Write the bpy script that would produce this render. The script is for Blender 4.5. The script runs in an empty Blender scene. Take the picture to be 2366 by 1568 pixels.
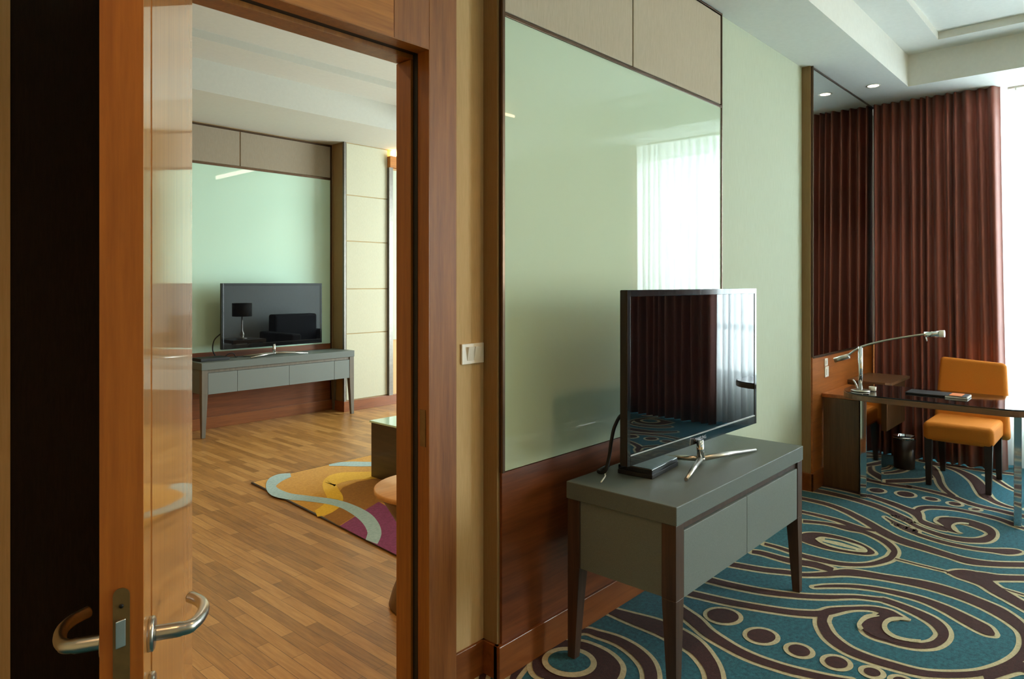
import bpy, math, random
from mathutils import Vector, Matrix
random.seed(7)
sc = bpy.context.scene
COL = sc.collection

# ---------------------------------------------------------------- camera numbers (2366 x 1568)
F = 1590.3; YAW = math.radians(42.16); HY = 654.1; H = 1.5
FX, FY = math.cos(YAW), math.sin(YAW)
def on_floor(px, py, z=0.0):
    a = (px-1183)/F; b = (HY-py)/F
    t = (z-H)/b
    return ((FX+a*FY)*t, (FY-a*FX)*t)

# ---------------------------------------------------------------- materials
def lin(c):
    return tuple((v/255/12.92 if v/255 <= .04045 else ((v/255+.055)/1.055)**2.4) for v in c)+(1,)
def new_mat(name):
    m = bpy.data.materials.new(name); m.use_nodes = True
    nt = m.node_tree; return m, nt, nt.nodes['Principled BSDF']
def coords(nt, scale, rot=(0,0,0)):
    tc = nt.nodes.new('ShaderNodeTexCoord'); mp = nt.nodes.new('ShaderNodeMapping')
    mp.inputs['Scale'].default_value = scale; mp.inputs['Rotation'].default_value = rot
    nt.links.new(tc.outputs['Object'], mp.inputs['Vector']); return mp.outputs['Vector']
def noise(nt, vec, scale=1., detail=4., rough=.55):
    n = nt.nodes.new('ShaderNodeTexNoise'); n.inputs['Scale'].default_value = scale
    n.inputs['Detail'].default_value = detail; n.inputs['Roughness'].default_value = rough
    nt.links.new(vec, n.inputs['Vector']); return n
def ramp(nt, fac, stops):
    r = nt.nodes.new('ShaderNodeValToRGB'); e = r.color_ramp.elements
    while len(e) < len(stops): e.new(.5)
    for k, (p, c) in enumerate(stops): e[k].position = p; e[k].color = lin(c)
    nt.links.new(fac, r.inputs['Fac']); return r.outputs['Color']
def bump(nt, fac, bs, strength=.1, dist=.002):
    b = nt.nodes.new('ShaderNodeBump'); b.inputs['Strength'].default_value = strength
    b.inputs['Distance'].default_value = dist
    nt.links.new(fac, b.inputs['Height']); nt.links.new(b.outputs['Normal'], bs.inputs['Normal'])
def solid(name, c, rough=.5, metal=0., coat=0., var=.06, vs=30., spec=.5, coat_r=.03, bmp=0.):
    m, nt, bs = new_mat(name)
    n = noise(nt, coords(nt, (vs, vs, vs)))
    lo = tuple(max(0, v*(1-var)) for v in c); hi = tuple(min(255, v*(1+var)) for v in c)
    nt.links.new(ramp(nt, n.outputs['Fac'], [(.3, lo), (.7, hi)]), bs.inputs['Base Color'])
    bs.inputs['Roughness'].default_value = rough; bs.inputs['Metallic'].default_value = metal
    bs.inputs['Coat Weight'].default_value = coat; bs.inputs['Coat Roughness'].default_value = coat_r
    bs.inputs['Specular IOR Level'].default_value = spec
    if bmp: bump(nt, n.outputs['Fac'], bs, bmp, .003)
    return m
def wood(name, dark, light, axis='z', rough=.4, coat=0., fine=34., coat_r=.04):
    m, nt, bs = new_mat(name)
    s = {'x': (.05, 1, 1), 'y': (1, .05, 1), 'z': (1, 1, .05)}[axis]
    v = coords(nt, tuple(fine*k for k in s))
    n = noise(nt, v, 1., 7., .65)
    v2 = coords(nt, tuple(fine*4.5*k*(1.4 if k < .5 else 1) for k in s)); n2 = noise(nt, v2, 1., 3., .5)
    mx = nt.nodes.new('ShaderNodeMath'); mx.operation = 'MULTIPLY_ADD'
    nt.links.new(n2.outputs['Fac'], mx.inputs[0]); mx.inputs[1].default_value = .35
    nt.links.new(n.outputs['Fac'], mx.inputs[2])
    nt.links.new(ramp(nt, mx.outputs[0], [(.42, dark), (.88, light)]), bs.inputs['Base Color'])
    bs.inputs['Roughness'].default_value = rough
    bs.inputs['Coat Weight'].default_value = coat; bs.inputs['Coat Roughness'].default_value = coat_r
    bump(nt, n2.outputs['Fac'], bs, .08, .001)
    return m
def cloth(name, c, c2, scale=(400, 400, 60), rough=.9, bmp=.15):
    m, nt, bs = new_mat(name)
    n = noise(nt, coords(nt, scale), 1., 3., .6)
    nt.links.new(ramp(nt, n.outputs['Fac'], [(.3, c), (.7, c2)]), bs.inputs['Base Color'])
    bs.inputs['Roughness'].default_value = rough; bs.inputs['Specular IOR Level'].default_value = .2
    bump(nt, n.outputs['Fac'], bs, bmp, .002)
    return m
def emit(name, c, s):
    m, nt, bs = new_mat(name)
    bs.inputs['Base Color'].default_value = lin(c); bs.inputs['Emission Color'].default_value = lin(c)
    bs.inputs['Emission Strength'].default_value = s
    return m

M = {}
M['paper'] = cloth('linen_wallpaper', (200, 168, 120), (212, 180, 134), (260, 260, 12), .8, .08)
M['paper_green'] = cloth('pale_wallpaper', (186, 194, 172), (196, 204, 184), (240, 240, 10), .8, .06)
M['cream_panel'] = cloth('cream_panel_fabric', (184, 182, 160), (194, 192, 170), (240, 240, 40), .85, .06)
M['fabric_panel2'] = cloth('padded_wall_fabric_living', (142, 130, 112), (154, 142, 124), (300, 300, 20), .9, .08)
M['grey_paper'] = cloth('grey_wallpaper', (168, 178, 180), (180, 190, 192), (240, 240, 12), .8, .06)
M['pilaster'] = cloth('pilaster_wallpaper', (140, 112, 74), (150, 122, 84), (240, 240, 10), .8, .06)
M['fabric_panel'] = cloth('padded_wall_fabric', (178, 166, 146), (190, 178, 158), (300, 300, 20), .9, .08)
M['dark_fabric'] = cloth('dark_brown_fabric', (30, 22, 16), (40, 30, 22), (300, 300, 25), .75, .2)
M['ceiling'] = solid('white_ceiling_paint', (226, 228, 222), .9, var=.01)
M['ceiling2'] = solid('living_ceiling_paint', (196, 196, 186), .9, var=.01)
M['door'] = wood('door_veneer', (158, 98, 38), (198, 134, 66), 'z', .35, .9, 26, .05)
M['edge'] = wood('door_edge_lipping', (146, 78, 16), (184, 108, 34), 'z', .4, .1)
M['casing'] = wood('casing_veneer', (112, 62, 22), (158, 98, 46), 'z', .55, 0.)
M['casing_x'] = wood('head_veneer', (148, 86, 22), (188, 120, 42), 'x', .5, .05)
M['jamb'] = wood('jamb_veneer', (120, 70, 14), (156, 98, 32), 'z', .4, .1)
M['wain'] = wood('wainscot_veneer', (88, 42, 18), (136, 76, 38), 'x', .35, .2, 22)
M['base'] = wood('baseboard_veneer', (108, 56, 22), (142, 82, 38), 'x', .35, .2, 22)
M['desk_wood'] = wood('desk_veneer', (74, 48, 26), (104, 72, 42), 'z', .4, .1)
M['desk_top_wood'] = wood('desk_rim_veneer', (92, 64, 42), (122, 88, 60), 'y', .35, .2)
M['back_wood'] = wood('backboard_veneer', (140, 76, 28), (186, 112, 50), 'x', .35, .2, 22)
M['leg_wood'] = wood('console_leg_veneer', (52, 34, 26), (84, 60, 46), 'z', .38, .15)
M['dark_leg'] = solid('dark_stained_leg', (40, 24, 18), .35, coat=.2)
M['leg_grey'] = wood('grey_leg_veneer', (86, 80, 70), (112, 106, 94), 'z', .4, .1)
M['grey'] = cloth('grey_green_laminate', (94, 101, 98), (110, 117, 113), (500, 500, 500), .42, .12)
M['grey2'] = cloth('grey_drawer_laminate', (104, 111, 108), (122, 129, 125), (500, 500, 500), .45, .12)
M['trim_metal'] = solid('bronze_trim', (92, 72, 56), .3, .8)
M['steel_edge'] = solid('steel_edge_trim', (120, 116, 110), .42, .8)
M['steel'] = solid('brushed_steel', (192, 188, 180), .3, 1., vs=8)
M['satin'] = solid('satin_lock_plate', (128, 106, 70), .45, .7)
M['chrome'] = solid('polished_chrome', (214, 216, 216), .05, 1., var=.01)
M['mirror'] = solid('mirror_silver', (226, 232, 228), .005, 1., var=.003)
M['black'] = solid('gloss_black_plastic', (10, 10, 12), .12, var=.1, coat=.5)
M['black_matt'] = solid('matt_black_plastic', (16, 16, 18), .5, var=.1)
M['rubber'] = solid('black_cable_rubber', (12, 12, 12), .55)
M['box_top'] = solid('decoder_top', (84, 104, 110), .45, 0.)
M['white'] = solid('white_plastic', (240, 236, 226), .35, var=.02)
M['paper_white'] = solid('white_paper', (230, 230, 228), .7, var=.01)
M['logo'] = solid('silver_lettering', (180, 182, 186), .4, .3)
M['orange'] = cloth('orange_fabric', (206, 120, 38), (222, 138, 52), (500, 500, 500), .85, .2)
M['orange_paper'] = solid('orange_card', (226, 122, 40), .6)
M['stool_top'] = wood('stool_top_veneer', (192, 138, 76), (216, 162, 96), 'x', .4, .2)
M['stool_body'] = wood('stool_body_veneer', (84, 58, 30), (112, 80, 44), 'z', .45, .1)
M['table_dark'] = wood('coffee_table_veneer', (44, 32, 18), (66, 50, 30), 'y', .4, .1)
M['sofa'] = cloth('charcoal_upholstery', (38, 40, 44), (50, 52, 56), (300, 300, 300))
M['lamp_shade'] = cloth('dark_grey_shade', (60, 60, 58), (72, 72, 70), (300, 300, 300))
M['frame_dark'] = solid('window_frame_grey', (70, 72, 74), .5)
def back_glass(name, c):
    m, nt, bs = new_mat(name)
    bs.inputs['Base Color'].default_value = lin(c); bs.inputs['Roughness'].default_value = .9
    bs.inputs['Specular IOR Level'].default_value = 0.
    bs.inputs['Coat Weight'].default_value = 1.; bs.inputs['Coat Roughness'].default_value = .006
    bs.inputs['Coat IOR'].default_value = 1.45
    n = noise(nt, coords(nt, (1.1, 1.1, 1.1)), 1., 1.)
    nt.links.new(ramp(nt, n.outputs['Fac'], [(.3, tuple(v*.985 for v in c)), (.7, c)]), bs.inputs['Base Color'])
    return m
M['glass_panel'] = back_glass('green_white_painted_glass', (198, 216, 192))
M['glass_panel2'] = back_glass('green_white_painted_glass_living', (190, 220, 200))
def screen_mat():
    m, nt, bs = new_mat('dark_screen_glass')
    n = noise(nt, coords(nt, (3, 3, 3)), 1., 1.)
    nt.links.new(ramp(nt, n.outputs['Fac'], [(.3, (7, 7, 9)), (.7, (9, 9, 11))]), bs.inputs['Base Color'])
    bs.inputs['Roughness'].default_value = .015; bs.inputs['IOR'].default_value = 1.75
    return m
M['screen'] = screen_mat()
def desk_glass():
    m, nt, bs = new_mat('black_desk_glass')
    n = noise(nt, coords(nt, (2, 2, 2)), 1., 1.)
    nt.links.new(ramp(nt, n.outputs['Fac'], [(.3, (22, 22, 24)), (.7, (26, 26, 28))]), bs.inputs['Base Color'])
    bs.inputs['Roughness'].default_value = .05; bs.inputs['IOR'].default_value = 1.75
    return m
M['desk_glass'] = desk_glass()
def curtain_mat():
    m, nt, bs = new_mat('brown_curtain_cloth')
    v = coords(nt, (260, 260, 4)); n = noise(nt, v, 1., 3.)
    nt.links.new(ramp(nt, n.outputs['Fac'], [(.3, (136, 72, 58)), (.7, (162, 90, 72))]), bs.inputs['Base Color'])
    bs.inputs['Roughness'].default_value = .55; bs.inputs['Sheen Weight'].default_value = .25
    bump(nt, n.outputs['Fac'], bs, .1, .001)
    return m
M['curtain'] = curtain_mat()
def sheer_mat(name, c):
    m = bpy.data.materials.new(name); m.use_nodes = True; nt = m.node_tree
    nt.nodes.remove(nt.nodes['Principled BSDF']); out = nt.nodes['Material Output']
    tr = nt.nodes.new('ShaderNodeBsdfTransparent'); tl = nt.nodes.new('ShaderNodeBsdfTranslucent')
    df = nt.nodes.new('ShaderNodeBsdfDiffuse')
    n = noise(nt, coords(nt, (90, 90, 6)), 1., 2.)
    cc = ramp(nt, n.outputs['Fac'], [(.3, tuple(v*.97 for v in c)), (.7, c)])
    nt.links.new(cc, tl.inputs['Color']); nt.links.new(cc, df.inputs['Color'])
    a = nt.nodes.new('ShaderNodeMixShader'); a.inputs[0].default_value = .4
    b = nt.nodes.new('ShaderNodeMixShader'); b.inputs[0].default_value = .93
    nt.links.new(tl.outputs[0], a.inputs[1]); nt.links.new(df.outputs[0], a.inputs[2])
    nt.links.new(tr.outputs[0], b.inputs[1]); nt.links.new(a.outputs[0], b.inputs[2])
    nt.links.new(b.outputs[0], out.inputs['Surface'])
    return m
M['sheer'] = sheer_mat('white_sheer_voile', (228, 231, 234))
def glass_clear():
    m, nt, bs = new_mat('clear_window_glass')
    nt.nodes.remove(bs); out = nt.nodes['Material Output']
    tr = nt.nodes.new('ShaderNodeBsdfTransparent'); gl = nt.nodes.new('ShaderNodeBsdfGlossy')
    gl.inputs['Roughness'].default_value = .0
    tr.inputs['Color'].default_value = (.93, .96, .95, 1)
    a = nt.nodes.new('ShaderNodeMixShader'); a.inputs[0].default_value = .06
    nt.links.new(tr.outputs[0], a.inputs[1]); nt.links.new(gl.outputs[0], a.inputs[2])
    nt.links.new(a.outputs[0], out.inputs['Surface'])
    return m
M['pane'] = glass_clear()
def parquet():
    m, nt, bs = new_mat('oak_parquet_strips')
    v = coords(nt, (1, 1, 1), (0, 0, math.radians(90)))
    def brick(bw, bh, off):
        b = nt.nodes.new('ShaderNodeTexBrick'); b.inputs['Scale'].default_value = 1.
        b.inputs['Brick Width'].default_value = bw; b.inputs['Row Height'].default_value = bh
        b.inputs['Mortar Size'].default_value = .0012; b.inputs['Mortar Smooth'].default_value = .1
        b.offset = off; b.inputs['Color1'].default_value = (0, 0, 0, 1); b.inputs['Color2'].default_value = (1, 1, 1, 1)
        b.inputs['Mortar'].default_value = (0, 0, 0, 1)
        nt.links.new(v, b.inputs['Vector']); return b
    b = brick(.50, .058, .37)
    g = noise(nt, coords(nt, (70, 4.5, 1)), 1., 6., .65)
    mx = nt.nodes.new('ShaderNodeMixRGB'); mx.inputs[0].default_value = .68
    nt.links.new(b.outputs['Color'], mx.inputs[1]); nt.links.new(g.outputs['Fac'], mx.inputs[2])
    c = ramp(nt, mx.outputs[0], [(.12, (98, 66, 30)), (.5, (168, 120, 62)), (.9, (212, 164, 98))])
    m2 = nt.nodes.new('ShaderNodeMixRGB'); m2.blend_type = 'MULTIPLY'
    iv = nt.nodes.new('ShaderNodeMath'); iv.operation = 'MULTIPLY'; iv.inputs[1].default_value = .55
    nt.links.new(b.outputs['Fac'], iv.inputs[0]); nt.links.new(iv.outputs[0], m2.inputs[0])
    nt.links.new(c, m2.inputs[1]); m2.inputs[2].default_value = (.12, .08, .05, 1)
    nt.links.new(m2.outputs[0], bs.inputs['Base Color'])
    bs.inputs['Roughness'].default_value = .33; bs.inputs['Specular IOR Level'].default_value = .45
    bump(nt, g.outputs['Fac'], bs, .06, .001)
    return m
M['parquet'] = parquet()
def pile(name, a, b):
    m, nt, bs = new_mat(name)
    n = noise(nt, coords(nt, (230, 230, 230)), 1., 3., .7)
    n2 = noise(nt, coords(nt, (60, 60, 60)), 1., 2., .6)
    mx = nt.nodes.new('ShaderNodeMath'); mx.operation = 'ADD'
    nt.links.new(n.outputs['Fac'], mx.inputs[0]); nt.links.new(n2.outputs['Fac'], mx.inputs[1])
    hf = nt.nodes.new('ShaderNodeMath'); hf.operation = 'MULTIPLY'; hf.inputs[1].default_value = .5
    nt.links.new(mx.outputs[0], hf.inputs[0])
    nt.links.new(ramp(nt, hf.outputs[0], [(.36, a), (.64, b)]), bs.inputs['Base Color'])
    bs.inputs['Roughness'].default_value = 1.; bs.inputs['Specular IOR Level'].default_value = .08
    bs.inputs['Sheen Weight'].default_value = .12
    bump(nt, n.outputs['Fac'], bs, .5, .004)
    return m
M['teal'] = pile('teal_carpet_pile', (21, 68, 82), (46, 114, 128))
M['brown'] = pile('brown_carpet_pile', (46, 18, 17), (70, 32, 29))
M['cream'] = pile('cream_carpet_pile', (178, 166, 128), (206, 196, 160))
M['rug_gold'] = pile('gold_rug_pile', (176, 124, 40), (204, 152, 60))
M['rug_yellow'] = pile('yellow_rug_pile', (206, 158, 32), (226, 180, 52))
M['rug_brown'] = pile('ochre_rug_pile', (130, 84, 24), (156, 104, 36))
M['rug_blue'] = pile('light_blue_rug_pile', (140, 168, 168), (168, 192, 190))
M['rug_purple'] = pile('purple_rug_pile', (110, 44, 78), (142, 66, 108))

# ---------------------------------------------------------------- mesh builder
class MB:
    def __init__(s, T=None): s.v = []; s.f = []; s.mi = []; s.sm = []; s.T = T
    def add(s, vs, fs, mi=0, smooth=False):
        o = len(s.v); s.v += [s.T @ Vector(p) if s.T else Vector(p) for p in vs]
        for f in fs: s.f.append([o+i for i in f]); s.mi.append(mi); s.sm.append(smooth)
        return s
    def box(s, x0, x1, y0, y1, z0, z1, mi=0):
        return s.hexa([(x0,y0,z0),(x1,y0,z0),(x1,y1,z0),(x0,y1,z0),(x0,y0,z1),(x1,y0,z1),(x1,y1,z1),(x0,y1,z1)], mi)
    def hexa(s, p, mi=0):
        return s.add(p, [(3,2,1,0),(4,5,6,7),(0,1,5,4),(1,2,6,5),(2,3,7,6),(3,0,4,7)], mi)
    def taper(s, b, t, z0, z1, mi=0):   # b,t = (x0,x1,y0,y1)
        return s.hexa([(b[0],b[2],z0),(b[1],b[2],z0),(b[1],b[3],z0),(b[0],b[3],z0),(t[0],t[2],z1),(t[1],t[2],z1),(t[1],t[3],z1),(t[0],t[3],z1)], mi)
    def prism(s, o, z0, z1, mi=0):
        n = len(o)
        vs = [(x, y, z0) for x, y in o]+[(x, y, z1) for x, y in o]
        fs = [tuple(range(n-1, -1, -1)), tuple(range(n, 2*n))]+[(i, (i+1) % n, n+(i+1) % n, n+i) for i in range(n)]
        return s.add(vs, fs, mi)
    def lathe(s, c, prof, n=32, mi=0, axis='z'):
        vs = []; fs = []
        for r, z in prof:
            for k in range(n):
                a = 2*math.pi*k/n
                p = {'z': (r*math.cos(a), r*math.sin(a), z), 'y': (r*math.cos(a), z, r*math.sin(a)), 'x': (z, r*math.cos(a), r*math.sin(a))}[axis]
                vs.append((c[0]+p[0], c[1]+p[1], c[2]+p[2]))
        m = len(prof)
        for j in range(m-1):
            for k in range(n): fs.append((j*n+k, j*n+(k+1) % n, (j+1)*n+(k+1) % n, (j+1)*n+k))
        s.add(vs, fs, mi, True)
        o = len(s.v)-len(vs)
        for j, rev in ((0, True), (m-1, False)):
            if prof[j][0] > 1e-5:
                f = [o+j*n+k for k in range(n)]; s.f.append(f[::-1] if rev else f); s.mi.append(mi); s.sm.append(False)
        return s
    def tube(s, pts, r, n=14, mi=0):
        pts = [Vector(p) for p in pts]; rs = r if isinstance(r, (list, tuple)) else [r]*len(pts)
        up = Vector((0, 0, 1)); vs = []; prev = None
        for i, p in enumerate(pts):
            d = (pts[min(i+1, len(pts)-1)]-pts[max(i-1, 0)]).normalized()
            if prev is None:
                u = d.cross(up if abs(d.z) < .9 else Vector((1, 0, 0))).normalized()
            else:
                u = (prev-d*prev.dot(d)).normalized()
            prev = u; w = d.cross(u)
            for k in range(n):
                a = 2*math.pi*k/n; vs.append(p+(u*math.cos(a)+w*math.sin(a))*rs[i])
        fs = [(i*n+k, i*n+(k+1) % n, (i+1)*n+(k+1) % n, (i+1)*n+k) for i in range(len(pts)-1) for k in range(n)]
        s.add([tuple(v) for v in vs], fs, mi, True)
        o = len(s.v)-len(vs)
        s.f.append([o+k for k in range(n)][::-1]); s.mi.append(mi); s.sm.append(False)
        s.f.append([o+(len(pts)-1)*n+k for k in range(n)]); s.mi.append(mi); s.sm.append(False)
        return s
    def build(s, name, mats, parent=None, loc=None, bevel=0., seg=2, solid=0., sub=0):
        if not isinstance(mats, (list, tuple)): mats = [mats]
        if parent is not None:
            off = Vector(parent['_w']); own = off
        else:
            own = Vector(loc) if loc is not None else Vector((0, 0, 0))
        me = bpy.data.meshes.new(name)
        me.from_pydata([tuple(v-own) for v in s.v], [], s.f)
        for m in mats: me.materials.append(m)
        for p, mi, sm in zip(me.polygons, s.mi, s.sm): p.material_index = mi; p.use_smooth = sm
        me.update()
        o = bpy.data.objects.new(name, me); COL.objects.link(o)
        if parent is not None: o.parent = parent
        else: o.location = own
        o['_w'] = tuple(own)
        if bevel:
            b = o.modifiers.new('bevel', 'BEVEL'); b.width = bevel; b.segments = seg; b.limit_method = 'ANGLE'; b.angle_limit = math.radians(40)
        if sub:
            b = o.modifiers.new('sub', 'SUBSURF'); b.levels = sub; b.render_levels = sub
        if solid:
            b = o.modifiers.new('solid', 'SOLIDIFY'); b.thickness = solid; b.offset = 0
        return o
def cr(pts, n=8):
    """smooth curve through points (tuples of any length)"""
    out = []; m = len(pts)
    for i in range(m-1):
        p0, p1, p2, p3 = pts[max(i-1, 0)], pts[i], pts[i+1], pts[min(i+2, m-1)]
        for k in range(n):
            t = k/n
            out.append(tuple(.5*((2*b)+(-a+c)*t+(2*a-5*b+4*c-d)*t*t+(-a+3*b-3*c+d)*t**3) for a, b, c, d in zip(p0, p1, p2, p3)))
    out.append(tuple(pts[-1])); return out
def thing(name, label, cat, loc, group=None):
    o = bpy.data.objects.new(name, None); COL.objects.link(o); o.location = loc; o['_w'] = tuple(loc)
    o.empty_display_size = .1
    o['label'] = label; o['category'] = cat
    if group: o['group'] = group
    return o
def tag(o, label, cat, group=None, kind=None):
    o['label'] = label; o['category'] = cat
    if group: o['group'] = group
    if kind: o['kind'] = kind
    return o
def struct(o, label=None):
    o['kind'] = 'structure'
    if label: o['label'] = label
    return o

YW = 1.785      # face of the TV feature wall
YP = 1.87       # recessed wallpaper wall
YC = 1.845      # door casing face
YM = 1.728      # mirror wall face
YB = 2.00       # living-room side of the dividing wall
CZ = 3.07       # soffit height in the bedroom
XW = 7.05       # window wall
YL = 7.10       # living TV wall
LZ = 3.15       # living soffit
WEST, SOUTH = -1.6, -5.2

# ================================================================ floors
def carpet():
    mb = MB(); mb.box(WEST, XW, SOUTH, YP+.02, -.06, 0., 0)
    S = {'A': (1100, 1368, 7.84), 'B': (1380, 1268, 5.2267), 'C': (1680, 1268, 5.2267), 'D': (1986, 1268, 5.2263), 'E': (1840, 1068, 7.1267), 'G': (2066, 1068, 7.1267)}
    bands = [
     [('C',-700,300,30),('C',-350,345,32),('C',0,430,32),('C',430,515,30),('C',850,565,25),('C',1200,582,24),('C',1550,580,18),('C',1850,612,20),('D',300,620,26),('D',500,690,30),('D',700,775,38),('D',880,870,50),('D',990,970,62),('D',1010,1060,62),('D',900,1150,45),('D',700,1172,34),('D',500,1135,38),('D',350,1080,50),('D',210,1010,80),('D',130,940,100),('D',140,880,70),('D',200,850,50)],
     [('D',170,860,30),('D',300,800,45),('D',420,830,25)],
     [('C',-700,480,30),('C',-350,560,32),('C',0,640,33),('C',400,712,31),('C',800,770,32),('C',1100,785,36),('C',1250,755,42),('C',1500,720,20),('C',1750,722,24),('C',1950,775,40),('C',2080,815,18),('C',2160,850,3)],
     [('C',1180,770,60),('C',1150,850,58),('C',1160,930,62),('C',1250,1070,58),('C',1450,1215,48),('C',1700,1320,42),('C',2000,1412,40),('D',700,1490,38),('D',950,1520,36),('D',1250,1522,36),('D',1500,1495,38),('D',1750,1425,50),('D',1920,1330,60),('D',2010,1220,70),('D',2030,1100,72),('D',1975,980,58),('D',1870,880,60),('D',1690,765,60),('D',1420,640,50),('D',1100,520,48),('D',750,425,42),('D',300,345,33),('C',1600,298,38),('C',1400,285,38),('C',1150,308,25),('C',900,312,20),('C',740,285,24),('C',450,255,25),('C',150,205,26),('C',-150,150,26)],
     [('C',1050,462,8),('C',1200,450,15),('C',1500,452,18),('C',1800,485,20),('C',2100,545,25),('D',752,612,30),('D',1000,710,42),('D',1200,810,55),('D',1400,915,62),('D',1540,985,58),('D',1615,1030,25),('D',1632,1040,6)],
     [('B',925,680,48),('B',1035,765,55),('B',1200,890,65),('B',1330,1010,58),('B',1500,1120,50),('B',1700,1235,45),('B',1900,1325,42),('B',2100,1395,40),('C',752,1462,40),('C',1000,1520,38),('C',1250,1570,34),('C',1500,1610,34)],
     [('B',60,715,34),('B',200,765,44),('B',400,835,62),('B',730,945,85),('B',1010,1075,95),('B',1200,1200,90),('B',1340,1370,85),('B',1400,1500,85),('B',1420,1620,85)],
     [('A',640,1640,50),('A',700,1500,60),('A',860,1300,60),('A',1150,1000,50),('A',1500,800,42),('A',1950,700,42),('B',10,1030,36),('B',250,1110,46),('B',450,1230,60),('B',590,1370,72),('B',645,1500,76),('B',650,1640,76)],
     [('A',100,1650,60),('A',120,1520,60),('A',200,1300,60)],
     [('C',300,35,20),('C',430,55,24),('C',740,140,28),('C',1050,190,34),('C',1280,260,30)],
     [('E',110,970,22),('E',500,1010,20),('E',870,1090,35),('E',1100,1140,28),('E',1350,1245,34),('E',1520,1350,42),('E',1610,1450,48),('C',2005,70,40),('C',1930,130,32),('C',1700,188,20),('C',1400,185,20),('C',1100,130,25),('C',900,80,22),('C',740,25,18),('C',600,-20,16),('C',450,-60,14)],
     [('E',-100,780,18),('E',110,820,18),('E',400,885,20),('E',700,965,25),('E',950,1060,35),('E',1130,1100,20),('E',1300,1125,20)],
     [('E',-100,560,22),('E',110,600,22),('E',500,690,25),('E',800,800,33),('E',1000,900,38),('E',1200,1010,45),('E',1400,1135,55),('E',1700,1280,50),('G',500,1410,45),('G',900,1535,40),('D',1300,145,34),('D',1600,182,28),('D',1986,193,28),('D',2300,190,30)],
     [('E',-100,370,28),('E',120,425,30),('E',500,500,28),('E',900,595,28),('E',1300,715,32),('E',1600,840,34),('E',1900,985,32),('G',0,880,20),('G',200,965,22),('G',450,1090,24),('G',800,1210,28),('G',1100,1272,34),('G',1350,1288,38),('G',1530,1262,55),('G',1615,1190,62),('G',1550,1110,55),('G',1350,1030,50),('G',1150,975,45),('G',950,950,42),('G',790,955,45),('G',770,990,40),('G',850,1040,60),('G',930,1095,50),('G',1000,1140,20),('G',1060,1165,4)],
     [('E',1460,900,6),('E',1600,985,18),('E',1800,1075,22),('E',2000,1150,20),('G',0,1010,16),('G',200,1108,22),('G',500,1225,22),('G',900,1340,24),('G',1300,1418,24),('G',1600,1452,30),('G',1850,1472,46),('G',2020,1476,36),('G',2105,1480,8)],
     [('E',100,300,22),('E',270,350,22),('E',600,408,25),('E',1000,495,28),('E',1300,585,25),('E',1600,690,32),('E',1850,790,38),('E',1980,845,60),('G',400,880,60),('G',450,970,35),('G',600,1035,32),('G',750,1080,34),('G',880,1110,28)],
     [('G',350,860,50),('G',390,790,45),('G',500,748,28),('G',700,745,22),('G',1000,775,20),('G',1300,832,20),('G',1550,890,25),('G',1750,945,25),('G',1950,1020,30),('G',2138,1090,20),('G',2400,1180,20)],
     [('E',1290,300,10),('E',1350,335,14),('E',1600,372,18),('E',1900,415,20),('G',200,392,18),('G',500,452,18),('G',800,525,20),('G',1000,585,25),('G',1200,662,25),('G',1400,722,22),('G',1700,790,22),('G',1950,850,25),('G',2300,920,25)],
     [('G',540,60,30),('G',640,130,60),('G',720,240,48),('G',760,350,40),('G',850,465,30),('G',1000,570,22)],
     [('G',600,30,10),('G',890,85,14),('G',1100,160,30),('G',1300,280,60),('G',1420,420,88),('G',1480,510,80),('G',1580,600,40),('G',1700,670,25),('G',1950,750,14),('G',2300,800,14)],
     [('G',400,-30,14),('G',700,20,16),('G',1000,60,16),('G',1300,110,14),('G',1600,150,14),('G',2000,200,14)],
     [('G',1500,215,10),('G',1620,240,30),('G',1750,330,20),('G',1960,450,14),('G',2300,560,14)],
     [('E',1470,315,26),('E',1800,305,28),('E',2060,290,22),('G',640,240,18)],
     [('E',1440,180,12),('E',1600,165,16),('E',1750,130,26),('E',1830,80,34),('E',1800,30,30)],
     [('E',1300,130,12),('E',1500,100,10),('E',1560,60,8)],
     [('D',430,120,6),('D',700,190,6),('D',1060,278,6)],
     [('D',1065,284,6),('D',1180,300,45),('D',1330,330,65),('D',1480,380,70),('D',1620,480,60),('D',1800,585,52),('D',1986,690,50),('D',2200,800,60)],
     [('D',1300,310,42),('D',1500,340,50),('D',1700,352,34),('D',1986,358,30),('D',2300,360,30)],
     [('D',1690,470,3),('D',1986,560,6),('D',2200,640,8)],
     [('D',1500,1560,60),('D',1900,1430,60),('D',2100,1480,60)],
    ]
    def pt(k, x, y):
        o = S[k]; return (o[0]+x/o[2], o[1]+y/o[2])
    def emit_poly(poly, z, mi):
        poly = [(x, min(y, YP+.01)) for x, y in poly]
        return [(x, y, z) for x, y in poly]
    band_no = [0]
    layers = {0: [], 1: [], 2: [], 3: []}   # 0 cream 1 brown 2 cream holes 3 teal holes
    def ribbon(L, R, lay):
        for i in range(len(L)-1): layers[lay].append([L[i], R[i], R[i+1], L[i+1], ('k', band_no[0])])
    CW = .019
    for b in bands:
        band_no[0] += 1
        P = []
        for k, x, y, h in b:
            X, Y = pt(k, x, y); P.append((X, Y, h/S[k][2]))
        P = cr(P, 7)
        L, R, C = [], [], []
        for i, (x, y, h) in enumerate(P):
            a = P[min(i+1, len(P)-1)]; c = P[max(i-1, 0)]
            dx, dy = a[0]-c[0], a[1]-c[1]; l = math.hypot(dx, dy) or 1; nx, ny = -dy/l, dx/l
            h = max(h, .4)
            L.append(Vector(on_floor(x+nx*h, y+ny*h))); R.append(Vector(on_floor(x-nx*h, y-ny*h)))
        L2, R2 = [], []
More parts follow.
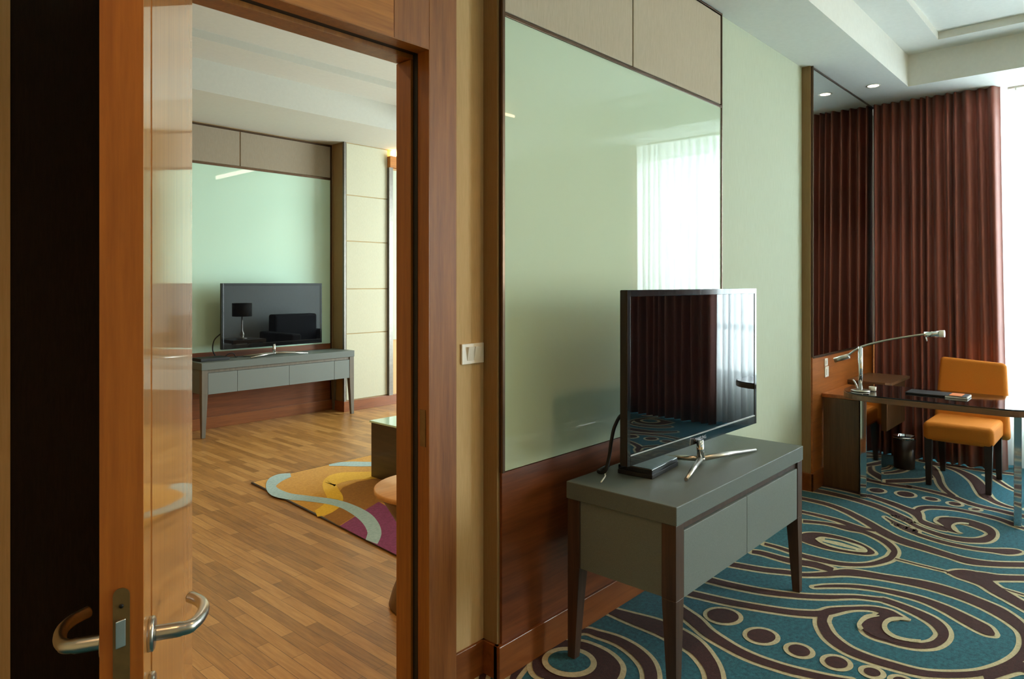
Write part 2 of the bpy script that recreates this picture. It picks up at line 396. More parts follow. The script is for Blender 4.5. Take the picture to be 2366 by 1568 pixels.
        for i in range(len(L)):
            dl = (L[min(i+1, len(L)-1)]-L[max(i-1, 0)]); dr = (R[min(i+1, len(R)-1)]-R[max(i-1, 0)])
            nl = Vector((-dl.y, dl.x)); nr = Vector((-dr.y, dr.x)); ac = L[i]-R[i]
            for nv in (nl, nr):
                if nv.length > 1e-9: nv.normalize()
                if nv.dot(ac) < 0: nv.negate()
            L2.append(L[i]+nl*CW); R2.append(R[i]-nr*CW)
        for e, s in ((0, 1), (-1, -2)):      # round end caps
            c = (L[e]+R[e])/2; d = (c-(L[s]+R[s])/2).normalized(); w = (L2[e]-R2[e]).length/2
            ax = (L2[e]-R2[e]).normalized(); cap = []
            for q in range(9):
                a = math.pi*q/8; cap.append(c+ax*w*math.cos(a)+d*min(w, CW*1.4)*math.sin(a))
            layers[0].append(cap)
        ribbon(L2, R2, 0); ribbon(L, R, 1)
    def ell(k, cx, cy, rx, ry, deg, grow=0.):
        o = []
        X, Y = pt(k, cx, cy); t = math.radians(deg); rx /= S[k][2]; ry /= S[k][2]
        for q in range(40):
            a = 2*math.pi*q/40; u, v = rx*math.cos(a), ry*math.sin(a)
            o.append(Vector(on_floor(X+u*math.cos(t)-v*math.sin(t), Y+u*math.sin(t)+v*math.cos(t))))
        if grow:
            c = sum(o, Vector((0, 0)))/len(o); o = [p+(p-c).normalized()*grow for p in o]
        return o
    for a in [('B',1520,812,190,85,7), ('B',1982,1055,172,82,8), ('C',872,1230,135,65,14), ('C',1320,1375,140,68,12), ('C',1752,1492,105,48,14), ('C',2100,1600,100,46,14),
              ('E',1320,465,130,36,6), ('E',1800,528,145,42,8), ('G',612,606,108,25,9), ('G',1000,686,105,26,9), ('G',1345,778,70,16,6)]:
        layers[0].append(ell(*a, grow=CW*1.05)); layers[1].append(ell(*a))
    # concentric disc under the console leg: brown disc, teal centre
    disc = [('A',1560,1700),('A',1130,1530),('A',1020,1350),('A',1060,1180),('A',1250,980),('A',1500,880),('A',1890,900),('B',-20,1180),('B',150,1270),('B',260,1380),('B',280,1480),('B',220,1600),('B',0,1800)]
    P = cr(disc_pts := [pt(*q) for q in disc], 6); P = [Vector(on_floor(*q)) for q in P]
    c = sum(P, Vector((0, 0)))/len(P)
    layers[0].append([p+(p-c).normalized()*CW*1.2 for p in P]); layers[1].append(P)
    layers[2].append(ell('A', 1690, 1285, 500, 275, 5)); layers[3].append(ell('A', 1690, 1275, 390, 195, 5))
    # eye shape beside the far drawer
    eye = [('E',20,1250),('E',110,1175),('E',350,1162),('E',700,1222),('E',1000,1315),('E',1200,1412),('E',1292,1500),('E',1150,1528),('E',900,1500),('E',500,1430),('E',110,1310),('E',20,1250)]
    P = [Vector(on_floor(*q)) for q in cr([pt(*q) for q in eye], 6)][:-1]; c = sum(P, Vector((0, 0)))/len(P)
    layers[0].append([p+(p-c).normalized()*CW for p in P]); layers[1].append(P)
    hol = [('E',305,1270),('E',420,1235),('E',700,1280),('E',950,1345),('E',1100,1400),('E',1170,1460),('E',1130,1495),('E',900,1475),('E',600,1415),('E',400,1340),('E',305,1270)]
    P = [Vector(on_floor(*q)) for q in cr([pt(*q) for q in hol], 6)][:-1]
    layers[2].append(P)
    for l in ([('E',470,1275,10),('E',700,1312,14),('E',950,1390,10),('E',1060,1430,3)], [('E',430,1320,6),('E',600,1372,12),('E',800,1420,12),('E',980,1455,4)]):
        Q = cr([(*pt(k, x, y), h/S[k][2]) for k, x, y, h in l], 6)
        ribbon([Vector(on_floor(x, y-h)) for x, y, h in Q], [Vector(on_floor(x, y+h)) for x, y, h in Q], 3)
    band_no[0] = 38
    for blob in ([('D',15,905),('D',70,862),('D',235,832),('D',240,775),('D',420,805),('D',545,846),('D',400,848),('D',318,885),('D',300,945),('D',338,1012),('D',440,1072),('D',600,1110),('D',600,1165),('D',400,1130),('D',200,1070),('D',70,1000),('D',15,945)],
                 [('G',700,962),('G',760,928),('G',950,925),('G',1160,968),('G',1090,1000),('G',1000,1022),('G',952,1062),('G',980,1112),('G',1050,1158),('G',950,1150),('G',840,1100),('G',820,1062),('G',760,1025)]):
        layers[1].append([Vector(on_floor(*pt(*q))) for q in blob])
    for line in ([('D',622,868,11),('D',520,852,17),('D',400,856,24),('D',325,890,30),('D',302,948,32),('D',340,1014,26),('D',440,1074,20),('D',580,1108,18),('D',740,1124,18)],
                 [('D',240,818,5),('D',120,832,16),('D',40,868,24),('D',-5,925,28),('D',30,985,22)],
                 [('G',1135,1180,6),('G',1060,1158,14),('G',985,1110,20),('G',960,1062,22),('G',1010,1024,18),('G',1100,1010,14),('G',1230,1022,12)],
                 [('G',815,1060,4),('G',740,1020,14),('G',665,975,20),('G',690,930,18),('G',770,905,12),('G',900,903,10)]):
        Q = cr([(*pt(k, x, y), h/S[k][2]) for k, x, y, h in line], 7)
        L, R = [], []
        for i, (x, y, h) in enumerate(Q):
            a = Q[min(i+1, len(Q)-1)]; c = Q[max(i-1, 0)]
            dx, dy = a[0]-c[0], a[1]-c[1]; l = math.hypot(dx, dy) or 1
            L.append(Vector(on_floor(x-dy/l*h, y+dx/l*h))); R.append(Vector(on_floor(x+dy/l*h, y-dx/l*h)))
        ribbon(L, R, 2)
    zs = {0: .0006, 1: .0020, 2: .0042, 3: .0050}; ms = {0: 2, 1: 1, 2: 2, 3: 0}
    cnt = [0]
    def put(tf):
        for lay in layers:
            for poly in layers[lay]:
                cnt[0] += 1; k_ = 40
                if isinstance(poly[-1], tuple) and poly[-1][0] == 'k': k_ = poly[-1][1]; poly = poly[:-1]
                zo = k_*3e-5+(cnt[0] % 5)*5e-6
                q = [tf(p) for p in poly]
                if max(p[1] for p in q) < SOUTH or min(p[0] for p in q) < WEST+.05 or max(p[0] for p in q) > XW-.02: continue
                q = [(x, max(SOUTH+.01, min(y, YP+.01))) for x, y in q]
                ar = sum(q[i][0]*q[(i+1) % len(q)][1]-q[(i+1) % len(q)][0]*q[i][1] for i in range(len(q)))
                if abs(ar) < 1e-7: continue
                if ar < 0: q = q[::-1]
                mb.add([(x, y, zs[lay]+zo) for x, y in q], [tuple(range(len(q)))], ms[lay])
    put(lambda p: (p[0], p[1]))
    put(lambda p: (8.6-p[0], -p[1]+.42))
    put(lambda p: (p[0]-.3, p[1]-3.2))
    put(lambda p: (8.2-p[0], -p[1]-2.9))
    return mb
o = carpet().build('floor', [M['teal'], M['brown'], M['cream']])
struct(o, 'teal fitted carpet with brown swirls outlined in cream')
o = MB().box(WEST, 8.1, YP+.02, YL+.2, -.06, 0.).build('floor', M['parquet']); struct(o, 'brown oak strip parquet seen through the doorway')

# ================================================================ dividing wall
OX0, OX1, OZ = .777, 1.603, 2.325
mb = MB(); mb.box(WEST, .386, YP-.014, YB, 0, 3.5); mb.box(.386, OX0-.02, YP+.01, YB, 0, 3.5)
mb.box(OX1+.02, 8.2, YP, YB, 0, 3.8); mb.box(OX0-.02, OX1+.02, YP, YB, OZ+.03, 3.5)
o = mb.build('wall_divider', M['paper']); struct(o, 'beige linen-textured wall between the two rooms')
o = MB().box(.386, OX0-.10, YP-.012, YP+.012, 0, CZ).build('trim_dark_panel', M['dark_fabric']); struct(o, 'dark brown fabric wall strip beside the open door')
# door casing
mb = MB()
mb.box(OX1, 1.735, YC, YB+.015, 0, CZ)                                   # strike-side stile with reveal
mb.box(1.4475, OX1-.0002, YC, YP+.01, OZ, CZ, 0)                         # corner block above
mb.box(OX0-.12, OX0, YC, YB+.015, 0, OZ-.02)
casing = mb.build('trim_door_casing', M['casing'], bevel=.002); struct(casing, 'reddish brown wooden door casing around the doorway'); casing['_w'] = (0, 0, 0)
# small ledge clean up: opening head underside at OZ
mb = MB().box(OX0-.12, 1.447, YC, YP+.01, OZ, CZ).build('head_panel', M['casing_x'], casing, bevel=.0015)
mb = MB().box(OX0, OX1, YC+.001, YC+.062, OZ-.002, OZ+.03).build('head_reveal', M['jamb'], casing)
mb = MB().box(OX0+.0, OX1, YC+.087, YB+.015, OZ-.018, OZ+.03).build('head_stop', M['jamb'], casing, bevel=.0015)
mb = MB().box(OX1-.012, OX1+.001, YC+.087, YB+.015, 0, OZ-.02).build('side_stop', M['jamb'], casing, bevel=.0015)
mb = MB().box(OX0-.001, OX0+.012, YC+.087, YB+.015, 0, OZ-.02).build('side_stop', M['jamb'], casing, bevel=.0015)
mb = MB(); mb.box(OX1-.002, OX1+.001, YC+.062, YC+.087, 0, OZ); mb.box(OX0, OX1, YC+.062, YC+.087, OZ-.002, OZ+.03)
mb.build('rubber_seal', M['rubber'], casing)
mb = MB().box(OX1-.003, OX1+.001, YC+.018, YC+.048, .92, 1.05).build('strike_plate', M['satin'], casing)
mb = MB().box(OX1-.0005, OX1+.003, YC+.0005, YC+.05, 0, OZ).build('reveal_strip', M['jamb'], casing)

# ---- open door leaf
hx, hy = OX0+.006, YC+.01
nx_, ny_ = .391, 1.096
d = Vector((nx_-hx, ny_-hy, 0)); LW = d.length; ang = math.atan2(d.y, d.x)
T = Matrix.Translation((hx, hy, 0)) @ Matrix.Rotation(ang, 4, 'Z')   # local x along the leaf from hinge to free edge; local -y side faces left?, +y side
# visible right-hand face is local +y (rotate check): thickness goes to -y
TH = .056
leaf = bpy.data.objects.new('door_1', None); COL.objects.link(leaf); leaf.location = (hx, hy, 0); leaf['_w'] = (hx, hy, 0)
struct(leaf, 'open glossy wooden door with steel lever handles')
mb = MB(T); mb.box(0, LW-.006, -TH, 0, .008, OZ-.01); mb.build('door_leaf', M['door'], leaf)
mb = MB(T); mb.box(LW-.006, LW, -TH-.0005, .0005, .008, OZ-.01); mb.build('edge_lipping', M['edge'], leaf)
mb = MB(T); mb.box(0, LW-.09, 0, .0012, .008, OZ-.01); mb.build('face_veneer', M['door'], leaf)
lz = .948
mb = MB(T); pts = []
for k in range(13):
    a = math.pi*k/12; pts.append((.011*math.cos(a), .12+.011*math.sin(a)))
for k in range(13):
    a = math.pi+math.pi*k/12; pts.append((.011*math.cos(a), -.12+.011*math.sin(a)))
vs = [(LW+.0002, -TH/2+p[0], lz-.028+p[1]) for p in pts]+[(LW+.0022, -TH/2+p[0], lz-.028+p[1]) for p in pts]
n = len(pts); mb.add(vs, [tuple(range(n, 2*n))]+[(i, (i+1) % n, n+(i+1) % n, n+i) for i in range(n)])
plate = mb.build('lock_plate', M['satin'], leaf)
plate['_w'] = leaf['_w']
mb = MB(T); mb.hexa([(LW+.002,-TH/2-.006,lz+.018),(LW+.012,-TH/2-.006,lz+.018),(LW+.004,-TH/2+.006,lz+.018),(LW+.002,-TH/2+.006,lz+.018),
                     (LW+.002,-TH/2-.006,lz+.058),(LW+.012,-TH/2-.006,lz+.058),(LW+.004,-TH/2+.006,lz+.058),(LW+.002,-TH/2+.006,lz+.058)])
mb.build('latch_bolt', M['steel'], plate, bevel=.001)
mb = MB(T); mb.lathe((LW+.0022, -TH/2, lz+.077), [(.003, 0), (.003, .0015), (.0005, .0015)], 12, axis='x'); mb.build('screw', M['black_matt'], plate)
for sgn, y0 in ((1, 0.), (-1, -TH)):
    cx = LW-.062
    mb = MB(T); mb.lathe((cx, y0, lz), [(.026, 0), (.026, sgn*.007), (.023, sgn*.009), (.010, sgn*.009)], 32, axis='y')
    h_ = mb.build('lever_handle', M['steel'], leaf); h_['label'] = 'steel lever with round rose'; h_['_w'] = leaf['_w']
    path = cr([(cx, y0+sgn*.008, lz), (cx, y0+sgn*.044, lz), (cx-.006, y0+sgn*.060, lz), (cx-.030, y0+sgn*.071, lz), (cx-.065, y0+sgn*.075, lz), (cx-.095, y0+sgn*.067, lz), (cx-.118, y0+sgn*.050, lz)], 6)
    mb = MB(T); mb.tube(path, [.0115]*7+[.0105]*6+[.0095]*(len(path)-13), 20); mb.build('lever', M['steel'], h_)
    mb = MB(T); mb.lathe((cx, y0, lz-.088), [(.026, 0), (.026, sgn*.007), (.023, sgn*.009), (.008, sgn*.009), (.008, sgn*.012), (.001, sgn*.012)], 32, axis='y')
    mb.build('key_rose', M['steel'], leaf)

# light switch
t = thing('light_switch', 'white double rocker light switch on the beige wall beside the door casing', 'light switch', (1.837, YP, 1.195))
MB().box(1.779, 1.895, YP-.008, YP, 1.195, 1.272).build('switch_plate', M['white'], t, bevel=.002)
for x in (1.805, 1.842):
    MB().hexa([(x, YP-.008, 1.207), (x+.030, YP-.008, 1.207), (x+.030, YP-.006, 1.207), (x, YP-.006, 1.207), (x, YP-.019, 1.26), (x+.030, YP-.019, 1.26), (x+.030, YP-.006, 1.26), (x, YP-.006, 1.26)]).build('rocker', M['white'], t, bevel=.001)

# ---- TV feature wall
mb = MB().box(1.90, 3.785, YW+.012, YP, .128, CZ); o = mb.build('wall_feature', M['pilaster']); struct(o, 'projecting wall bay that carries the glass panel')
o = MB().box(1.915, 3.785, YW, YW+.012, .128, .778).build('trim_wainscot', M['wain']); struct(o, 'dark red-brown wooden wainscot behind the console')
t = thing('glass_wall_panel', 'tall pale green glossy glass panel above the wainscot behind the large television', 'wall panel', (2.85, YW, .78))
MB().box(1.926, 3.778, YW, YW+.01, .782, 2.518).build('glass_sheet', M['glass_panel'], t)
mb = MB(); mb.box(1.912, 1.926, YW-.006, YW+.012, .778, CZ-.004); mb.box(3.778, 3.79, YW-.006, YW+.012, .128, CZ-.004); mb.box(1.926, 3.778, YW-.006, YW+.012, CZ-.014, CZ-.004)
mb.box(1.926, 3.778, YW-.006, YW+.012, 2.518, 2.532)
mb.build('bronze_frame', M['trim_metal'], t, bevel=.001)
for a, b, nm in ((1.93, 2.828, 'left'), (2.838, 3.774, 'right')):
    o = MB().box(a, b, YW-.002, YW+.01, 2.538, CZ-.018).build('fabric_panel', M['fabric_panel'], bevel=.003, loc=((a+b)/2, YW, 2.538))
    tag(o, 'greige padded fabric wall panel above the tall glass, next to the door side' if nm == 'left' else 'greige padded fabric wall panel above the tall glass, next to the pale wall', 'wall panel', 'padded panels above the bedroom glass')
mb = MB(); mb.box(3.785, 5.13, YW+.015, YP, 0, CZ); o = mb.build('wall_window_side', M['paper_green']); struct(o, 'pale wallpapered wall beside the glass panel')
# mirror bay
mb = MB().box(5.13, XW, YM+.012, YP, 0, CZ); o = mb.build('wall_mirror_bay', M['pilaster']); struct(o, 'projecting bay that carries the wall mirror')
o = MB().box(5.145, XW, YM, YM+.012, 0, .962).build('trim_backboard', M['back_wood']); struct(o, 'orange-brown wooden backboard under the mirror')
t = thing('wall_mirror', 'large frameless mirror above the wooden backboard beside the desk', 'mirror', (6.0, YM, .97))
MB().box(5.155, XW-.02, YM, YM+.008, .970, CZ-.02).build('mirror_sheet', M['mirror'], t)
mb = MB(); mb.box(5.145, 5.155, YM-.004, YM+.012, .962, CZ); mb.box(5.155, XW-.02, YM-.004, YM+.012, CZ-.02, CZ-.008)
mb.box(5.155, XW-.02, YM-.006, YM+.012, .955, .970)
mb.build('bronze_frame', M['trim_metal'], t)
t = thing('wall_socket', 'white wall socket plate on the wooden backboard, upper of the pair', 'wall socket', (5.42, YM, .88), 'socket plates on the backboard')
MB().box(5.390, 5.455, YM-.008, YM, .880, .935).build('socket_plate', M['white'], t, bevel=.002)
MB().box(5.408, 5.437, YM-.011, YM-.008, .893, .922).build('socket_insert', M['white'], t, bevel=.001)
t = thing('wall_socket', 'larger white wall socket plate on the wooden backboard, lower of the pair', 'wall socket', (5.43, YM, .80), 'socket plates on the backboard')
MB().box(5.395, 5.475, YM-.008, YM, .795, .874).build('socket_plate', M['white'], t, bevel=.002)
MB().box(5.415, 5.455, YM-.011, YM-.008, .812, .857).build('socket_insert', M['white'], t, bevel=.001)
# baseboards
mb = MB(); mb.box(1.735, 1.905, YP-.012, YP, 0, .128); mb.box(1.888, 1.905, YW-.0, YP, 0, .128); mb.box(1.888, 3.79, YW-.012, YW+.02, 0, .128)
mb.box(3.79, 5.118, YW+.003, YW+.015, 0, .128); mb.box(5.116, 5.132, YM-.012, YW+.015, 0, .128); mb.box(5.116, XW, YM-.012, YM, 0, .128)
o = mb.build('baseboard_divider', M['base'], bevel=.002); struct(o, 'brown wooden baseboard along the carpet')

# ================================================================ other bedroom walls, windows
mb = MB(); mb.box(XW, XW+.2, SOUTH, -4.8, 0, 3.6); mb.box(XW, XW+.2, -2.8, -1.9, 0, 3.6); mb.box(XW, XW+.2, -4.8, -2.8, 0, .2); mb.box(XW, XW+.2, -4.8, -2.8, 3.04, 3.6); mb.box(XW, XW+.2, 1.05, YP, 0, 3.6); mb.box(XW, XW+.2, -1.9, 1.05, 0, .48); mb.box(XW, XW+.2, -1.9, 1.05, 3.0, 3.6)
o = mb.build('wall_window', M['paper_green']); struct(o, 'bedroom wall with the window')
o = MB().box(WEST, XW+.2, SOUTH-.15, SOUTH, 0, 3.6).build('wall_opposite', M['paper']); struct(o)
o = MB().box(WEST-.15, WEST, SOUTH-.15, YL+.3, 0, 3.8).build('wall_entrance', M['paper']); struct(o)
w = bpy.data.objects.new('window_1', None); COL.objects.link(w); w.location = (XW+.08, -.42, .48); w['_w'] = (XW+.08, -.42, .48); struct(w, 'tall bedroom window behind the white sheer')
mb = MB()
for y in (-1.9, .99): mb.box(XW+.06, XW+.12, y, y+.06, .48, 3.0)
for z in (.48, .99, 2.94): mb.box(XW+.06, XW+.12, -1.9, 1.05, z, z+.06)
mb.build('window_frame', M['frame_dark'], w)
MB().box(XW+.085, XW+.09, -1.87, 1.02, .5, 2.97).build('window_pane', M['pane'], w)

w = bpy.data.objects.new('added_window', None); COL.objects.link(w); w.location = (XW+.08, -3.8, .48); w['_w'] = (XW+.08, -3.8, .48); struct(w, 'added unseen window that brightens the bedroom, beyond the far brown curtain')  # unseen opening, added to let more daylight onto the TV wall
mb = MB()
for y in (-4.8, -2.86): mb.box(XW+.06, XW+.12, y, y+.06, .2, 3.04)
for z in (.2, .99, 2.98): mb.box(XW+.06, XW+.12, -4.8, -2.8, z, z+.06)
mb.build('window_frame', M['frame_dark'], w)
MB().box(XW+.085, XW+.09, -4.77, -2.83, .22, 3.01).build('window_pane', M['pane'], w)
# ================================================================ bedroom ceiling
TSY = -1.2; TX, TY = 6.2, 1.345; TZ = 3.318
mb = MB()
mb.box(WEST, XW+.2, TY, YP+.0, CZ, 3.6)
mb.box(TX, XW+.2, SOUTH, TY, CZ, 3.6)
mb.box(WEST, TX, SOUTH, TSY, CZ, 3.6)
B_ = .255
mb.box(WEST, TX, TY-B_, TY, TZ, 3.6); mb.box(TX-B_, TX, TSY, TY-B_, TZ, 3.6); mb.box(WEST, TX-B_, TSY, TSY+.2, TZ, 3.6)
mb.box(WEST, TX-B_, TSY+.2, TY-B_, TZ+.055, 3.6)
o = mb.build('ceiling', M['ceiling']); struct(o, 'white stepped tray ceiling over the bedroom')
def downlight(x, y, z, label, power, warm=(255, 236, 205), es=8., size=1.3, grp='recessed ceiling downlights'):
    t = thing('ceiling_downlight', label, 'ceiling light', (x, y, z), grp)
    mb = MB(); mb.lathe((x, y, z), [(.040, -.001), (.052, -.004), (.054, -.001), (.054, .0)], 28); mb.build('trim_ring', M['white'], t)
    mb = MB(); mb.lathe((x, y, z), [(.0005, -.0008), (.040, -.0012)], 28); mb.build('lamp_lens', emit('lamp_lens_glow', warm, es), t)
    if power:
        l = bpy.data.lights.new('downlight_lamp', 'SPOT'); l.energy = power; l.color = lin(warm)[:3]; l.spot_size = size; l.spot_blend = .6; l.shadow_soft_size = .09
        lo = bpy.data.objects.new('downlight_beam', l); COL.objects.link(lo); lo.parent = t; lo.location = (0, 0, -.02)
    return t
downlight(5.99, 1.545, CZ, 'small round ceiling downlight in the soffit near the brown curtain', 14)
downlight(2.3, .1, TZ+.055, 'added unseen warm ceiling downlight that brightens the wallpaper by the door casing', 36, (255, 200, 140), size=2.3)  # added out of view to warm the wallpaper next to the casing
downlight(-.1, .1, TZ+.055, 'round warm ceiling downlight over the entrance behind the viewer', 38, (255, 200, 140), size=1.9)

t = thing('cove_lamp', 'warm linear cove lamp along the far tray edge, reflected in the tall green glass', 'lamp', (3.6, TSY+.012, 3.22))
MB().box(2.0, 5.3, TSY+.001, TSY+.02, 3.20, 3.205).build('lamp_tray', M['white'], t)
MB().box(2.01, 5.29, TSY+.002, TSY+.018, 3.2055, 3.235).build('lamp_tube', emit('bedroom_tube_glow', (255, 226, 180), 10.), t)
# ================================================================ curtains
def curtain(name, y0, y1, x, z0, z1, n, amp, mat, label, seed, thick=.003, flare=0.):
    rnd = random.Random(seed)
    ph = [0]; 
    while len(ph) < n+1: ph.append(ph[-1]+rnd.uniform(.6, 1.5))
    tot = ph[-1]; steps = n*12; zs = [z0+(z1-z0)*k/10 for k in range(11)]
    amps = [rnd.uniform(.6, 1.25) for _ in range(n+1)]
    vs = []; fs = []
    def fold(u):
        k = 0
        while k < n-1 and ph[k+1] < u*tot: k += 1
        fr = (u*tot-ph[k])/(ph[k+1]-ph[k])
        return math.cos(2*math.pi*fr), amps[k]*(1-fr)+amps[k+1]*fr, k+fr
    for z in zs:
        hgt = (z-z0)/(z1-z0)
        for i in range(steps+1):
            u = i/steps; c, a, kk = fold(u)
            c = math.copysign(abs(c)**.8, c)
            sway = .010*math.sin(kk*1.7+hgt*2.5+seed)*(1-hgt)
            yy = y0+(y1-y0)*u+sway+flare*(u-.0)*(1-hgt)*(1 if y1 > y0 else -1)*-1
            xx = x+amp*a*c*(.75+.25*(1-hgt))+.006*math.sin(kk*3+hgt*4)
            vs.append((xx, yy, z))
    W_ = steps+1
    for j in range(10):
        for i in range(steps): fs.append((j*W_+i, j*W_+i+1, (j+1)*W_+i+1, (j+1)*W_+i))
    mb = MB(); mb.add(vs, fs, 0, True)
    o = mb.build(name, mat, loc=(x, (y0+y1)/2, z0), solid=thick)
    return tag(o, label, 'curtain')
curtain('drape_curtain', YM-.003, .80, 6.66, .012, CZ-.0005, 13, .05, M['curtain'], 'long dark brown pleated curtain beside the mirror, behind the desk lamp', 3, flare=-.05)
curtain('drape_curtain', -.62, -2.7, 6.70, .012, CZ-.0005, 24, .05, M['curtain'], 'second dark brown pleated curtain, beyond the window, reflected in the television', 5)
curtain('sheer_curtain', .95, -1.0, 6.86, .02, CZ-.002, 22, .045, M['sheer'], 'bright white sheer curtain across the window, next to the brown curtain', 8, 0)
t = thing('curtain_rail', 'slim white curtain rail on the ceiling above the window', 'curtain rail', (6.86, 0, CZ))
mb = MB(); mb.box(6.76, 6.78, -.5, .76, CZ-.016, CZ-.0005); mb.build('rail', M['white'], t)
for k in range(6):
    y = .70-k*.12
    MB().box(6.758, 6.766, y, y+.012, CZ-.034, CZ-.016).build('glider', M['white'], t)

# ================================================================ bedroom console
def console(x0, x1, y0, y1, H_, label, tk, splits, leg_mat, drawer_h, low=.28, group=None, gap=.028):
    t = thing('tv_console', label, 'console table', ((x0+x1)/2, (y0+y1)/2, 0), group)
    MB().box(x0, x1, y0, y1, H_-tk, H_).build('table_top', M['grey'], t, bevel=.003)
    LWd = .058
    for i, (lx, ly) in enumerate(((x0, y0), (x1, y0), (x0, y1), (x1, y1))):
        sx = 1 if lx == x0 else -1; sy = 1 if ly == y0 else -1
        ins = .004
        a0, b0 = lx+sx*ins, ly+sy*ins
        top = sorted((a0, a0+sx*LWd)), sorted((b0, b0+sy*LWd))
        bot = sorted((a0, a0+sx*.034)), sorted((b0, b0+sy*.034))
        mb = MB(); zt = H_-tk-.001
        mb.taper((*bot[0], *bot[1]), (*top[0], *top[1]), 0.002, H_-tk-drawer_h)
        mb.box(*top[0], *top[1], H_-tk-drawer_h, zt)
        mb.build('leg', leg_mat, t, bevel=.0015)
    zb = H_-tk-drawer_h
    mb = MB(); mb.box(x0+.062, x1-.062, y0+.028, y1-.01, zb, H_-tk-.001)
    mb.box(x0+.012, x0+.062, y0+.062, y1-.062, zb, H_-tk-.001); mb.box(x1-.062, x1-.012, y0+.062, y1-.062, zb, H_-tk-.001)
    mb.build('carcass', M['grey2'], t)
    MB().box(x0+.062, x1-.062, y0+.014, y0+.0285, H_-tk-gap, H_-tk-.001).build('finger_rail', leg_mat, t)
    xs = [x0+.064]+splits+[x1-.064]
    for a, b in zip(xs[:-1], xs[1:]):
        MB().box(a+.0015, b-.0015, y0+.006, y0+.0275, zb-.004, H_-tk-gap-.004).build('drawer', M['grey2'], t, bevel=.002)
    return t
console(2.19, 3.44, 1.20, 1.69, .708, 'grey laminate console table with two drawers and tapered brown legs under the large television', .068, [2.80], M['leg_wood'], .269)

# ---- television on it
def television(a, b, z0, z1, label, foot_z, hub, feet, logo, th=.035, grp=None):
    """a,b: (x,y) of the two ends of the front face seen from the room (front looks to -y)"""
    t = thing('television', label, 'television', (hub[0], hub[1], foot_z), grp)
    A = Vector((*a, 0)); D = Vector((*b, 0))-A; W_ = D.length; an = math.atan2(D.y, D.x)
    T = Matrix.Translation((a[0], a[1], z0)) @ Matrix.Rotation(an, 4, 'Z')
    h = z1-z0; bz = .021; bb = .043
    mb = MB(T); mb.box(0, W_, .004, th, 0, h); mb.box(W_*.2, W_*.8, th, th+.018, .03, h*.55); mb.build('back_shell', M['black_matt'], t, bevel=.004)
    mb = MB(T); mb.box(0, bz, 0, .0045, 0, h); mb.box(W_-bz, W_, 0, .0045, 0, h); mb.box(bz, W_-bz, 0, .0045, h-bz*1.2, h); mb.box(bz, W_-bz, 0, .0045, 0, bb)
    bez = mb.build('bezel', M['black'], t, bevel=.001); bez['_w'] = t['_w']
    if logo: MB(T).box(bz, W_-bz, -.0015, .002, bb-.005, bb).build('lower_edge_strip', M['steel'], bez)
    MB(T).box(bz, W_-bz, .0025, .0044, bb, h-bz*1.2).build('screen', M['screen'], t)
    if logo:
        cu = bpy.data.curves.new('lettering', 'FONT'); cu.body = 'SAMSUNG'; cu.size = .021; cu.extrude = .0002; cu.align_x = 'CENTER'
        tmp = bpy.data.objects.new('tmp', cu); COL.objects.link(tmp)
        bpy.context.view_layer.update()
        me = bpy.data.meshes.new_from_object(tmp.evaluated_get(bpy.context.evaluated_depsgraph_get()))
        bpy.data.objects.remove(tmp)
        TT = T @ Matrix.Translation((W_/2, -.0008, .012)) @ Matrix.Rotation(math.pi/2, 4, 'X')
        me.transform(Matrix.Translation(-Vector(t['_w'])) @ TT)
        me.materials.clear(); me.materials.append(M['logo'])
        lo = bpy.data.objects.new('lettering', me); COL.objects.link(lo); lo.parent = bez
    hb = Vector((hub[0], hub[1], 0))
    mb = MB(); zf = foot_z
    mb.tube([(hub[0], hub[1], zf+.028), (hub[0], hub[1]+.005, z0+.02)], [.017, .015], 16)
    mb.lathe((hub[0], hub[1], zf+.018), [(.001, 0), (.016, .002), (.018, .014), (.013, .022), (.001, .024)], 20)
    st = mb.build('stand_neck', M['chrome'], t)
    for f in feet:
        mb = MB(); mb.tube([(hub[0], hub[1], zf+.030), ((hub[0]+f[0])/2, (hub[1]+f[1])/2, zf+.021), (f[0], f[1], zf+.009)], [.012, .0105, .0075], 14)
        mb.build('stand_foot', M['steel'], t)
        fo = Vector((f[0], f[1], 0)); dd = (fo-hb).normalized()
    return t
television((2.235, 1.432), (3.375, 1.405), .80, 1.474, 'large black flat-screen television on the carpeted bedroom console, reflecting the window', .708, (2.77, 1.40),
           [(2.505, 1.33), (3.17, 1.325), (2.74, 1.60), (3.03, 1.54)], True)
# set-top box
t = thing('decoder_box', 'small black decoder box with blue-grey top on the bedroom console', 'decoder box', (2.55, 1.55, .708))
T = Matrix.Translation((2.56, 1.535, .708)) @ Matrix.Rotation(.10, 4, 'Z')
MB(T).box(-.13, .13, -.078, .078, .001, .018).build('lower_case', M['black_matt'], t, bevel=.002)
MB(T).box(-.128, .128, -.076, .076, .0185, .038).build('upper_case', M['black'], t, bevel=.002)
MB(T).box(-.122, .122, -.070, .070, .038, .0395).build('top_cover', M['box_top'], t)
o = MB().tube(cr([(2.46, 1.50, .965), (2.445, 1.585, .955), (2.405, 1.60, .91), (2.385, 1.605, .85), (2.375, 1.61, .78), (2.36, 1.62, .725), (2.37, 1.66, .717), (2.47, 1.678, .717)], 8), .0075, 10).build('power_cable', M['rubber'], loc=(2.38, 1.62, .71))
tag(o, 'black cable hanging from the back of the bedroom television to the console', 'cable')
o = MB().tube(cr([(2.26, 1.57, .712), (2.31, 1.585, .722), (2.36, 1.62, .714), (2.41, 1.645, .712)], 8), .003, 8).build('signal_cable', M['white'], loc=(2.37, 1.64, .70))
tag(o, 'thin pale cable lying on the bedroom console behind the decoder box', 'cable')

